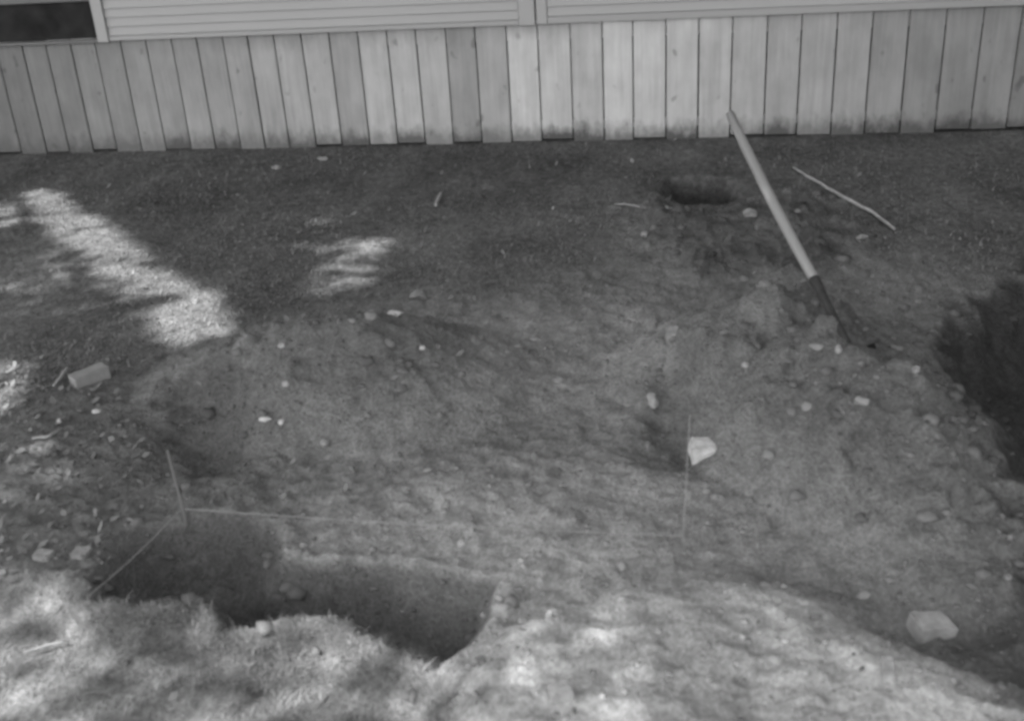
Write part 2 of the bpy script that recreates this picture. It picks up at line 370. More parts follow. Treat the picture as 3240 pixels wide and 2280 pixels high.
for i in range(len(edges)-1):
    (a, a0), (b, b0) = edges[i], edges[i+1]
    g = random.uniform(0.0028, 0.0050)
    zt = SKIRT_H + random.uniform(-0.006, 0.006); zb = 0.004 + random.uniform(-0.012, 0.020)
    cx = (a+b+a0+b0)/4; y0 = random.uniform(-0.003, 0.003); th = 0.022
    bm = bmesh.new(); V = []
    for yy in (0, th):
        for (xx, zz) in ((a0+g, zb), (b0-g, zb), (b-g, zt), (a+g, zt)):
            V.append(bm.verts.new((xx-cx, yy, zz)))
    for f in ((0, 1, 2, 3), (7, 6, 5, 4), (0, 4, 5, 1), (1, 5, 6, 2), (2, 6, 7, 3), (3, 7, 4, 0)): bm.faces.new([V[k] for k in f])
    bmesh.ops.recalc_face_normals(bm, faces=bm.faces)
    bmesh.ops.bevel(bm, geom=list(bm.edges), offset=0.0025, segments=1, affect='EDGES')
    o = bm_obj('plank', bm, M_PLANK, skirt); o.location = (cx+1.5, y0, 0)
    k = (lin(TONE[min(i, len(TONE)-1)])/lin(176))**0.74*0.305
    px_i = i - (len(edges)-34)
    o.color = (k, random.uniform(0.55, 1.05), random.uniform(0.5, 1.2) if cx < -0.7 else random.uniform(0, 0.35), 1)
rail_x = wall_x(860, 0.6)
for (x0, x1, z0, z1) in ((rail_x, 4.3, SKIRT_H-0.115, SKIRT_H-0.012), (rail_x+0.1, 4.3, 0.075, 0.125), (-7.3, rail_x-0.02, SKIRT_H-0.05, SKIRT_H-0.012)):
    o = bm_obj('rail', box_bm(x0, x1, 0.0, 0.04, z0, z1, 0.003), M_RAIL, skirt); o.location = (1.5, 0.028, 0)

home = empty('mobile_home', (-1.5, FENCE_Y+2, 0))
tag(home, 'pale ribbed sided house front above the plank skirting with one dark window', 'house')
HX0, HX1, HY = -7.4, 4.4, FENCE_Y - 0.022
def hpart(name, bm, mat, par=home, smooth=False):
    o = bm_obj(name, bm, mat, None, smooth); o.parent = par
    o.matrix_parent_inverse = Matrix.Translation(-(par.location if par is home else home.location)); return o
def hsub(name, bm, mat, par): 
    o = bm_obj(name, bm, mat, None); o.parent = par; return o
WX1 = wall_x(221, SKIRT_H+0.05); TX1 = wall_x(247, SKIRT_H+0.03); JX0 = wall_x(1165, SKIRT_H+0.02); JX1 = wall_x(1228, SKIRT_H+0.02)
WX0 = WX1-0.85; Z0 = SKIRT_H - 0.012; PITCH_S = 0.056
def strip_bm(x0, x1):
    L = x1-x0; bm = bmesh.new()
    prof = [(0.000, 0.006), (-0.0015, 0.003), (0.0, 0.0), (0.006, 0.0), (0.012, 0.004), (0.004, PITCH_S+0.001), (0.02, PITCH_S+0.001), (0.02, 0.006)]
    prof = [(-0.007, 0.0), (-0.009, 0.003), (-0.008, 0.008), (0.003, PITCH_S-0.001), (0.018, PITCH_S-0.001), (0.018, 0.0)]
    A = [bm.verts.new((0, y, z)) for y, z in prof]; B = [bm.verts.new((L, y, z)) for y, z in prof]; n = len(prof)
    for i in range(n): bm.faces.new((A[i], B[i], B[(i+1) % n], A[(i+1) % n]))
    bm.faces.new(A[::-1]); bm.faces.new(B); bmesh.ops.recalc_face_normals(bm, faces=bm.faces); return bm
def strips(x0, x1, z0, rows, dz0=0.0):
    me = None
    for r in range(rows):
        if me is None:
            o = bm_obj('siding_strip', strip_bm(x0, x1), M_SIDING); me = o.data
        else:
            o = bpy.data.objects.new('siding_strip', me); COL.objects.link(o)
        o.parent = home; o.location = Vector((x0, HY, z0+dz0+r*PITCH_S)) - home.location
strips(TX1+0.004, JX0-0.003, Z0+0.030, 40)
strips(JX1+0.003, HX1-0.06, Z0+0.030, 40, 0.012)
strips(HX0+0.06, WX0-0.064, Z0+0.030, 40)
strips(WX0-0.06, TX1, Z0+0.03+0.95, 22)
def P(name, x0, x1, y0, y1, z0, z1, mat, bev=0.003, par=None):
    o = bm_obj(name, box_bm(x0, x1, y0, y1, z0, z1, bev), mat); o.parent = home if par is None else par
    o.location = -home.location if par is None else (0, 0, 0)
    return o
ZT = Z0+0.03+40*PITCH_S+0.02
P('starter_strip', TX1+0.003, JX0-0.002, HY-0.012, HY+0.018, Z0, Z0+0.028, M_SIDING, 0.002)
P('starter_strip', JX1+0.002, HX1-0.055, HY-0.012, HY+0.018, Z0, Z0+0.040, M_SIDING, 0.002)
P('starter_strip', HX0+0.055, WX0-0.062, HY-0.012, HY+0.018, Z0, Z0+0.028, M_SIDING, 0.002)
jm = (JX0+JX1)/2
P('joint_cover', JX0, jm+0.012, HY-0.016, HY+0.018, Z0-0.004, ZT, M_TRIM)
P('joint_cover', jm+0.020, JX1, HY-0.011, HY+0.018, Z0-0.002, ZT, M_TRIM)
P('corner_trim', HX0, HX0+0.052, HY-0.016, HY+0.03, Z0, ZT, M_TRIM); P('corner_trim', HX1-0.052, HX1, HY-0.016, HY+0.03, Z0, ZT, M_TRIM)
P('front_wall', TX1, HX1-0.01, HY+0.021, HY+0.10, SKIRT_H+0.03, ZT, M_DARK, 0); P('front_wall', HX0+0.01, WX0-0.06, HY+0.021, HY+0.10, SKIRT_H+0.03, ZT, M_DARK, 0)
P('front_wall', WX0-0.059, TX1-0.001, HY+0.021, HY+0.10, Z0+0.98, ZT, M_DARK, 0)
win = P('window', WX1+0.001, TX1, HY-0.02, HY+0.05, Z0-0.006, Z0+0.975, M_TRIM)      # right jamb carries the rest of the window
WZ = Z0 + 0.25
for nm, a, b, c, d, m in (('jamb', WX0-0.058, WX0, Z0-0.004, Z0+0.975, M_TRIMD), ('meeting_rail', WX0+0.001, WX1, WZ, WZ+0.07, M_TRIMD), ('head', WX0+0.001, WX1, Z0+0.92, Z0+0.975, M_TRIMD), ('sill', WX0+0.001, WX1, Z0-0.01, Z0+0.012, M_TRIMD)):
    o = P(nm, a, b, HY-0.008, HY+0.048, c, d, m, 0.003, win)
P('pane', WX0, WX1, HY+0.030, HY+0.036, Z0+0.012, WZ, M_GLASS, 0, win); P('pane', WX0, WX1, HY+0.012, HY+0.018, WZ+0.07, Z0+0.92, M_LAMB, 0, win)
P('floor_slab', HX0, HX1, HY+0.10, HY+4.2, SKIRT_H+0.03, SKIRT_H+0.12, M_DARK, 0)
P('side_wall', HX0, HX0+0.09, HY+0.10, HY+4.2, SKIRT_H+0.121, ZT, M_SIDING, 0); P('side_wall', HX1-0.09, HX1, HY+0.10, HY+4.2, SKIRT_H+0.121, ZT, M_SIDING, 0)
P('back_wall', HX0, HX1, HY+4.2, HY+4.29, SKIRT_H+0.03, ZT, M_SIDING, 0)
P('skirt_panel', HX0, HX0+0.02, HY+0.06, HY+4.29, -0.05, SKIRT_H+0.028, M_DARK, 0); P('skirt_panel', HX1-0.02, HX1, HY+0.06, HY+4.29, -0.05, SKIRT_H+0.028, M_DARK, 0)
P('skirt_panel', HX0+0.02, HX1-0.02, HY+4.26, HY+4.288, -0.05, SKIRT_H+0.028, M_DARK, 0)
bm = bmesh.new(); prof = [(HY-0.12, ZT+0.002), (HY+2.15, ZT+0.42), (HY+4.42, ZT+0.002), (HY+4.42, ZT+0.07), (HY+2.15, ZT+0.50), (HY-0.12, ZT+0.07)]
A = [bm.verts.new((HX0-0.1, y, z)) for y, z in prof]; B = [bm.verts.new((HX1+0.1, y, z)) for y, z in prof]
for i in range(6): bm.faces.new((A[i], B[i], B[(i+1) % 6], A[(i+1) % 6]))
bm.faces.new(A[::-1]); bm.faces.new(B); bmesh.ops.recalc_face_normals(bm, faces=bm.faces)
o = bm_obj('roof', bm, M_ROOF, home); o.location = -home.location

# ------------------------------------------------------------------ shovel standing in the right heap
base = onground(1888, 748)
d = ray(1637, 256).normalized(); O = Vector((0, 0, CAM_H)); L = 1.10
b_ = (O-base).dot(d); t = -b_ + math.sqrt(b_*b_ - ((O-base).dot(O-base) - L*L)); tip = O + d*t
ax = (tip-base).normalized()
shovel = empty('shovel', base); tag(shovel, 'long handled shovel with its blade sunk in the right soil heap', 'shovel')
q = ax.to_track_quat('Z', 'Y'); shovel.rotation_mode = 'QUATERNION'; shovel.rotation_quaternion = q
LH = 0.235                                          # iron socket length above the soil
V, Fc = tube([(0, 0, z) for z in (LH-0.02, LH+0.15, 0.6, 0.9, 1.1, L-0.03, L-0.008, L)], [0.0165, 0.0178, 0.0185, 0.0175, 0.0165, 0.0165, 0.0145, 0.008], 14)
for i, v in enumerate(V): v.x += 0.008*math.sin((v.z-LH)/(L-LH)*math.pi)
mesh_obj('handle', V, Fc, M_HANDLE, shovel, True)
V, Fc = tube([(0, 0, z) for z in (-0.06, 0.0, 0.06, 0.14, LH-0.01, LH+0.004)], [0.0150, 0.0140, 0.0125, 0.0140, 0.0185, 0.0190], 14)
mesh_obj('socket', V, Fc, M_IRON, shovel, True)
dn_l = q.inverted() @ Vector((0, 0, -1)); bm = bmesh.new(); rows = []                         # dished round-point blade, below the socket
for i in range(11):
    s = i/10.0; z = -0.035 - 0.27*s
    w = 0.105*(1-0.05*math.sin(s*3.1)) * (1.0 if s < 0.55 else math.sqrt(max(0.0, 1-((s-0.55)/0.46)**2)))
    row = []
    for k in range(9):
        u = -1+k/4.0; row.append(bm.verts.new(Vector((w*0.85*u, 0.030*u*u - 0.02*s, z)) + dn_l*(0.035 + 0.15*s)))
    rows.append(row)
for i in range(10):
    for k in range(8): bm.faces.new((rows[i][k], rows[i][k+1], rows[i+1][k+1], rows[i+1][k]))
bmesh.ops.solidify(bm, geom=list(bm.faces), thickness=0.003); bmesh.ops.recalc_face_normals(bm, faces=bm.faces)
bm_obj('blade', bm, M_IRON, shovel, True)

# ------------------------------------------------------------------ layout strings and stakes
def vert_top(b, x, y):
    """point above b (about upright) seen at photo position x, y"""
    d = ray(x, y); n = Vector((d.x, d.y, 0)); t = (Vector((b.x, b.y, 0)).dot(n))/n.dot(n)
    return Vector((0, 0, CAM_H)) + d*t
sb = onz(410, 1140, 0.035); gb = gz(sb.x, sb.y); st = vert_top(sb, 375, 1008)
V, Fc = tube([(sb.x, sb.y, gb-0.08), (sb.x, sb.y, sb.z), tuple(st)], [0.004, 0.0042, 0.0040], 8)
o = mesh_obj('marker_stake', V, Fc, M_STAKE); tag(o, 'thin wooden stake beside the pit where both strings are tied', 'stake')
rb = onz(1532, 1200, 0.03); rg = gz(rb.x, rb.y); rb.z = max(rb.z, rg+0.012); rt = vert_top(rb, 1547, 930)
V, Fc = tube([(rb.x, rb.y, rg-0.1), tuple(rb), tuple(rt)], [0.0010, 0.0010, 0.0009], 8)
o = mesh_obj('marker_pin', V, Fc, M_STRING); tag(o, 'thin upright wire pin below the pale faceted stone', 'pin')
def string(p, r, label):
    pts = []
    for i in range(25):
        u = i/24.0; v = Vector(p).lerp(Vector(r), u); v.z -= 0.010*math.sin(u*math.pi)
        v.z = max(v.z, gz(v.x, v.y)+0.006); pts.append(v)
    V, Fc = tube(pts, [0.0012]*25, 6); o = mesh_obj('string', V, Fc, M_STRING); tag(o, label, 'string')
    return o
string(sb + Vector((0.006, 0, 0)), rb, 'long taut string running from the stake across to the wire pin')
le = onground(196, 1345); le.z += 0.01
string(sb + Vector((-0.006, -0.004, 0)), le, 'short string running from the stake to the near left pit edge')

# ------------------------------------------------------------------ stones, brick, sticks
def stone(x, y, w, h, tone, label, seed, squash=0.75, blocky=False, name='stone', group=None, rot=None):
    p = onground(x, y+h*0.35); W = px_len(p, w)/2; H = px_len(p, h)/2*1.15
    rnd = random.Random(seed); bm = bmesh.new()
    if blocky:
        for sx in (-1, 1):
            for sy in (-1, 1):
                for sz in (-1, 1):
                    bm.verts.new((sx*rnd.uniform(0.75, 1.0), sy*rnd.uniform(0.7, 1.0), sz*rnd.uniform(0.7, 1.0)))
        for _ in range(4):
            bm.verts.new(Vector((rnd.gauss(0, 1), rnd.gauss(0, 1), rnd.gauss(0, 1))).normalized()*1.05)
    else:
        for _ in range(22):
            v = Vector((rnd.gauss(0, 1), rnd.gauss(0, 1), rnd.gauss(0, 1))).normalized()*rnd.uniform(0.82, 1.0); bm.verts.new(v)
    r = bmesh.ops.convex_hull(bm, input=list(bm.verts))
    bmesh.ops.delete(bm, geom=list({g for g in r['geom_interior'] + r['geom_unused'] if isinstance(g, bmesh.types.BMVert)}), context='VERTS')
    bmesh.ops.dissolve_limit(bm, angle_limit=math.radians(12), verts=list(bm.verts), edges=list(bm.edges))
    bmesh.ops.bevel(bm, geom=list(bm.edges), offset=0.09, segments=2, affect='EDGES', clamp_overlap=True)
    nz = 0.45 if blocky else 1.0
    bmesh.ops.triangulate(bm, faces=list(bm.faces)); bmesh.ops.subdivide_edges(bm, edges=list(bm.edges), cuts=1)
    for v in bm.verts:
        v.co += Vector(mnoise.noise_vector(v.co*1.7 + Vector((seed*3.1, 0, 0))))*0.10*nz + Vector(mnoise.noise_vector(v.co*5.0 + Vector((seed*1.3, 4, 0))))*0.035
        v.co = Vector((v.co.x*W, v.co.y*max(H, W*0.55)*1.0, v.co.z*H*squash + H*squash*0.45))
        v.co += Vector(mnoise.noise_vector(v.co*60 + Vector((seed, 0, 0))))*W*0.07
    o = bm_obj(name, bm, M_STONES[tone]); o.location = p; o.location.z = gz(p.x, p.y) - H*squash*0.30
    o.rotation_euler = (rnd.uniform(-0.12, 0.12), rnd.uniform(-0.12, 0.12), rnd.uniform(-0.5, 0.5) if rot is None else rot)
    tag(o, label, 'stone', group); return o
G = 'stones lying about the dug ground'
STONES = [
 (1575, 998, 64, 52, 3, 'pale faceted stone lying in the hollow below the right heap', 1, True, 0.1),
 (2085, 1388, 92, 66, 2, 'large squarish pale stone in the lower ground at far right front', 2, True, 0.25),
 (1035, 1213, 28, 22, 3, 'small white stone just behind the string above the pit edge', 3, False, 0.4),
 (1463, 887, 36, 46, 2, 'upright greyish stone behind the hollow and left of the right heap', 4, False, 0.2),
 (936, 655, 44, 44, 1, 'dull oval stone on the grass edge behind the left heap', 5, False, 0.6),
 (886, 697, 44, 26, 3, 'flat pale stone on the crest of the left heap', 6, False, 0.0),
 (947, 777, 16, 14, 3, 'tiny pale stone at the right foot of the left heap', 7, False, 0.0),
 (1508, 740, 34, 34, 1, 'dull grey stone midway between the two soil heaps', 8, True, 0.0),
 (1396, 1262, 26, 30, 2, 'pale stone standing on the bare soil below the wire pin', 9, False, 0.0),
 (1240, 1367, 34, 30, 3, 'bright rounded stone at the left edge of the foreground bank', 10, False, 0.0),
 (1172, 1386, 30, 18, 3, 'flat pale stone just left of the bright rounded stone', 11, False, 0.0),
 (1258, 1545, 60, 46, 2, 'large pale stone on the foreground bank nearest the viewer', 12, True, 0.3),
 (1985, 1490, 30, 54, 2, 'pale wedge shaped stone on the front bank near the squarish stone', 13, True, 0.0),
 (1990, 1440, 14, 36, 2, 'narrow pale stone sliver behind the wedge shaped stone', 14, False, 0.0),
 (1935, 1331, 46, 22, 2, 'flat pale stone on the bare soil left of the squarish stone', 15, False, 0.2),
 (1716, 1307, 38, 18, 2, 'flat pale stone at the back edge of the foreground bank', 16, False, 0.0),
 (595, 938, 34, 16, 3, 'flat bright stone at the right rim of the upper pit', 17, False, 0.0),
 (632, 942, 18, 18, 3, 'small bright stone next to the flat one on the upper pit rim', 18, False, 0.0),
 (634, 771, 26, 18, 2, 'pale stone on the left shoulder of the left heap', 19, False, 0.3),
 (641, 857, 24, 16, 2, 'pale stone halfway down the front of the left heap', 20, False, 0.0),
 (216, 920, 30, 16, 3, 'flat bright stone below the brick near the left edge', 21, False, 0.5),
 (132, 940, 18, 16, 3, 'small bright stone left of the flat one under the brick', 22, False, 0.0),
 (1673, 813, 24, 20, 2, 'small pale stone on the front of the right heap', 23, False, 0.0),
 (1832, 768, 42, 28, 1, 'grey stone beside the shovel foot on the right heap', 24, False, 0.0),
 (1880, 775, 18, 28, 2, 'small pale upright stone directly below the shovel foot', 25, False, 0.0),
 (1810, 905, 34, 28, 1, 'rounded grey stone on the middle of the right heap', 26, False, 0.0),
 (1930, 893, 40, 34, 1, 'rounded stone high on the right shoulder of the right heap', 27, False, 0.0),
 (2052, 822, 24, 26, 1, 'grey stone on the crest of the right heap toward the trench', 28, False, 0.0),
 (620, 373, 26, 16, 2, 'pale stone on the grass near the left planks', 29, False, 0.0),
 (724, 353, 34, 14, 1, 'flat stone on the grass close to the plank foot', 30, False, 0.0),
 (1445, 522, 22, 20, 2, 'small pale stone at the left edge of the spoil by the round hole', 31, False, 0.0),
 (1680, 470, 38, 32, 1, 'dull stone right of the round hole beside the shovel handle', 32, False, 0.0),
 (1930, 528, 40, 16, 1, 'flat stone in the spoil under the bare stick', 33, False, 0.0),
 (1252, 848, 34, 18, 1, 'flat dull stone in the bare soil between the two heaps', 34, False, 0.0),
 (2260, 1290, 22, 18, 1, 'small grey stone at far right above the squarish stone', 35, False, 0.0),
 (1418, 712, 22, 14, 2, 'small flat pale stone left of the right heap crest', 36, False, 0.0),
 (730, 985, 24, 30, 1, 'grey stone on the bare soil right of the upper pit', 37, False, 0.0),
 (960, 1050, 26, 12, 2, 'slim pale stone in the bare soil above the string', 38, False, 0.3),
 (1085, 1375, 20, 16, 2, 'small pale stone on the right rim of the near pit', 39, False, 0.0),
 (1830, 1380, 30, 22, 1, 'grey clod like stone at the back of the bank near the flat stones', 40, False, 0.0),
 (100, 1240, 44, 30, 1, 'grey stone among leaf litter at the left edge', 41, True, 0.0),
 (185, 1235, 46, 34, 1, 'grey stone right of another in the leaf litter at left', 42, True, 0.0),
]
for (x, y, w, h, tone, lab, sd_, blk, rt_) in STONES:
    stone(x, y, w, h, tone, lab, sd_, 0.8, blk, rot=rt_, group=G)

def brick():
    a = onground(166, 850); b = onground(232, 815); p = (a+b)/2; ang = math.atan2(b.y-a.y, b.x-a.x)
    LL = (b-a).length*0.92; bm = box_bm(-LL/2, LL/2, -0.032, 0.032, 0, 0.052, 0.004, 2)
    for v in bm.verts: v.co += Vector(mnoise.noise_vector(v.co*40))*0.002
    o = bm_obj('brick', bm, M_BRICK); c = onground(190, 866); o.location = (c.x, c.y+0.05, gz(c.x, c.y+0.05)-0.006); o.rotation_euler = (0.05, -0.04, ang*0.75)
    tag(o, 'pale brick lying on the littered ground at the left edge', 'brick')
brick()
def stick(pts, rad, label, lift=0.006, name='stick', mat=M_STICK, cat='stick', branches=()):
    W = []
    for (x, y) in pts:
        p = onground(x, y); p.z = gz(p.x, p.y)+lift; W.append(p)
    F_ = []
    for i in range(len(W)-1):
        for k in range(4): F_.append(W[i].lerp(W[i+1], k/4.0) + Vector(mnoise.noise_vector(W[i]*9+Vector((k, 0, 0))))*rad*0.6)
    F_.append(W[-1]); n = len(F_)
    V, Fc = tube(F_, [rad*(0.45+0.55*math.sin(math.pi*min(1, max(0.08, (i+0.3)/n)))**0.6) for i in range(n)], 8)
    o = mesh_obj(name, V, Fc, mat, None, True); tag(o, label, cat); return o
stick([(1778, 381), (1840, 418), (1905, 455), (1960, 485), (2005, 520)], 0.009, 'long pale bare stick lying on the ground right of the shovel', 0.014)
stick([(977, 466), (983, 452), (989, 438)], 0.010, 'short pale wood splinter lying on the far grass', 0.012, 'wood_splinter', cat='splinter')
stick([(122, 872), (138, 852), (152, 832)], 0.006, 'short pale twig touching the ground left of the brick', 0.012, 'twig', M_STICK, 'twig')
stick([(60, 1478-0), (110, 1460), (150, 1452)], 0.004, 'thin dry twig lying in the near grass at left', 0.02, 'twig', M_TWIG, 'twig')
stick([(75, 990), (110, 985), (140, 968)], 0.006, 'pale twig among the litter below the brick', 0.012, 'twig', M_TWIG, 'twig')
stick([(1380, 462), (1410, 464), (1440, 470)], 0.006, 'pale root end left of the round hole', 0.012, 'twig', M_TWIG, 'twig')

# ------------------------------------------------------------------ soil clods, litter, grass (uncountable)
ICO = bmesh.new(); bmesh.ops.create_icosphere(ICO, subdivisions=1, radius=1.0)
iv = np.array([v.co for v in ICO.verts]); ifc = np.array([[v.index for v in f.verts] for f in ICO.faces]); ICO.free()
def view_pts(n, ymax=6.9, power=1.0):
    """random ground points over the part of the yard in and around view"""
    Y = RNG.uniform(1.5**power, ymax**power, n)**(1/power)
    lo = -0.95-0.62*Y; hi = 0.55+0.33*Y
    return RNG.uniform(0, 1, n)*(hi-lo)+lo, Y
def gzv(x, y):
    i = np.clip(np.searchsorted(xs, x)-1, 0, nx-2); j = np.clip(np.searchsorted(ys, y)-1, 0, ny-2)
    u = (x-xs[i])/(xs[i+1]-xs[i]); v = (y-ys[j])/(ys[j+1]-ys[j])
    return (GZ[j, i]*(1-u)+GZ[j, i+1]*u)*(1-v)+(GZ[j+1, i]*(1-u)+GZ[j+1, i+1]*u)*v
def clods(name, n, lo, hi, mat, mask, label):
    x, y = view_pts(n); keep = RNG.random(n) < mask(x, y); x, y = x[keep], y[keep]; n = len(x)
    r = lo*(hi/lo)**(RNG.random(n)**2.2)
    z = gzv(x, y) - r*0.05
    jit = 1 + RNG.normal(0, 0.22 if len(iv) < 20 else 0.16, (n, len(iv), 1))
    sc = np.stack([r*RNG.uniform(0.8, 1.3, n), r*RNG.uniform(0.8, 1.3, n), r*RNG.uniform(0.5, 0.8, n)], -1)
    V = iv[None]*jit*sc[:, None, :]
    a = RNG.uniform(0, 6.28, n); c, s = np.cos(a)[:, None], np.sin(a)[:, None]
    V = np.stack([V[..., 0]*c-V[..., 1]*s, V[..., 0]*s+V[..., 1]*c, V[..., 2]], -1) + np.stack([x, y, z], -1)[:, None]
    Fq = ifc[None] + (np.arange(n)*len(iv))[:, None, None]
    o = big_mesh(name, V.reshape(-1, 3), Fq.reshape(-1, 3), mat, 3); o['kind'] = 'stuff'; tag(o, label, 'soil')
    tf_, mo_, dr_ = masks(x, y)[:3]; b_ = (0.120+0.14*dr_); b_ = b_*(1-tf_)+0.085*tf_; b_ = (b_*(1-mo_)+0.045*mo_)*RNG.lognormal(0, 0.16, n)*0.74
    o.data.attributes.new('tone', 'FLOAT', 'POINT').data.foreach_set('value', np.repeat(np.clip(b_, 0.02, 0.4), len(iv)).astype(np.float32))
    return o
def m_soil(x, y):
    tf, mo, dr, *_ = masks(x, y); return (sdf(TRENCH, x, y) > 0.05)*np.clip(1-tf, 0.03, 1)*np.clip(0.45+1.6*fbm(x, y, 2.2, 3, 31)+0.6*mo, 0.08, 1)
clods('soil_crumbs', 30000, 0.003, 0.010, M_SOILBIT, m_soil, 'loose soil crumbs and clods over the dug ground')
clods('spoil_clods', 9000, 0.006, 0.032, M_SOILBIT, lambda x, y: (sdf(SPOIL, x, y) < 0.05)*0.5 + (np.abs(sdf(TRENCH, x, y)) < 0.18)*0.7 + 0.35*(np.abs(sdf(PIT, x, y)) < 0.07), 'lumpy damp soil clods round the hole and along the trench')

ICO = bmesh.new(); bmesh.ops.create_icosphere(ICO, subdivisions=2, radius=1.0)
iv = np.array([v.co for v in ICO.verts]); ifc = np.array([[v.index for v in f.verts] for f in ICO.faces]); ICO.free()
clods('heap_clods', 7000, 0.007, 0.024, M_SOILBIT, lambda x, y: (y > 2.3)*(masks(x, y)[0] < 0.4)*np.clip(6.0*ridge(x, y, HEAPS)-0.25+2.0*fbm(x, y, 3.0, 3, 88), 0.0, 0.55), 'broken soil clods half sunk in the two heaps')
def litter():
    n = 14000; x, y = view_pts(n); d = sdf(LEFT, x, y)
    k = RNG.random(n) < np.where(d < 0.0, 0.95, 0.05*(sdf(TRENCH, x, y) > 0.1)*(sdf(PIT, x, y) > 0.02)); x, y = x[k], y[k]; n = len(x)
    a = RNG.uniform(0, 6.28, n); L_ = RNG.uniform(0.006, 0.020, n); W_ = L_*RNG.uniform(0.3, 0.6, n)
    z = gzv(x, y)+0.006
    t = np.stack([np.cos(a), np.sin(a), RNG.normal(0, 0.35, n)], -1); s = np.stack([-np.sin(a), np.cos(a), RNG.normal(0, 0.4, n)], -1)
    c = np.stack([x, y, z + np.abs(t[:, 2])*L_ + np.abs(s[:, 2])*W_], -1)
    V = np.stack([c-t*L_[:, None], c+s*W_[:, None], c+t*L_[:, None], c-s*W_[:, None]], 1)
    o = big_mesh('leaf_litter', V.reshape(-1, 3), np.arange(4*n).reshape(-1, 4), M_LITTER); o['kind'] = 'stuff'; tag(o, 'dead leaves littering the rough ground at the left', 'litter')
litter()

def grass(name, x, y, length, width, tone, lean, label):
    n = len(x); a = RNG.uniform(0, 6.28, n); ln = length*RNG.uniform(0.4, 1.0, n)*np.where(RNG.random(n) < 0.06, 2.4, 1.0); le_ = lean*RNG.uniform(0.3, 1.6, n)
    base = np.stack([x, y, gzv(x, y)-0.004], -1); dirv = np.stack([np.cos(a), np.sin(a), np.zeros(n)], -1); side = np.stack([-np.sin(a), np.cos(a), np.zeros(n)], -1)
    V = []; h = [0.0, 0.55, 1.0]; w = [1.0, 0.8, 0.12]
    for k in range(3):
        c = base + dirv*(ln*le_*h[k]**2)[:, None] + np.stack([0*ln, 0*ln, ln*(h[k]-0.32*np.minimum(le_, 1.6)*h[k]**2)], -1)
        V += [c-side*(width*w[k]), c+side*(width*w[k])]
    V = np.stack(V, 1); b = (np.arange(n)*6)[:, None, None]
    Fq = np.array([[0, 1, 3, 2], [2, 3, 5, 4]])[None] + b
    o = big_mesh(name, V.reshape(-1, 3), Fq.reshape(-1, 4), M_GRASS)
    at = o.data.attributes.new('tone', 'FLOAT', 'POINT')
    tn = np.repeat(np.clip(tone*RNG.lognormal(0, 0.25, n), 0.02, 0.5), 6); at.data.foreach_set('value', tn.astype(np.float32))
    o['kind'] = 'stuff'; tag(o, label, 'grass'); return o
x, y = view_pts(150000); tfm = sstep(0.12, -0.12, sdf(TURF_FAR, x, y)+fbm(x, y, 3.0, 5, 2.0)*0.38)
dn = np.clip(0.55+2.2*fbm(x, y, 1.6, 4, 40), 0.05, 1)
k = (RNG.random(len(x)) < tfm*dn) & (sdf(HOLE, x, y) > 0.02) & (sdf(SPOIL, x, y) > -0.05) & (y < 6.9)
grass('short_grass', x[k], y[k], 0.019, 0.0028, 0.085, 1.2, 'short trodden grass between the dug soil and the plank skirting')
x = RNG.uniform(-2.4, 0.2, 130000); y = RNG.uniform(1.3, 2.6, 130000)
k = (RNG.random(130000) < sstep(0.03, -0.04, sdf(TURF_NEAR, x, y)+fbm(x, y, 8, 3, 5)*0.06)*np.clip(0.42+3.2*fbm(x, y, 3.0, 4, 44), 0.0, 1))
grass('long_grass', x[k], y[k], 0.018, 0.0010, 0.105, 1.6, 'longer dry grass hanging over the near edge of the pit')

x = RNG.uniform(-2.0, 0.0, 60000); y = RNG.uniform(1.5, 2.6, 60000); k = (np.abs(sdf(TURF_NEAR, x, y)+0.02) < 0.03) & (sdf(PIT, x, y) < 0.09) & (RNG.random(60000) < 0.60)
grass('lip_grass', x[k], y[k], 0.030, 0.0010, 0.12, 0.9, 'wispy grass blades standing along the near lip of the pit')

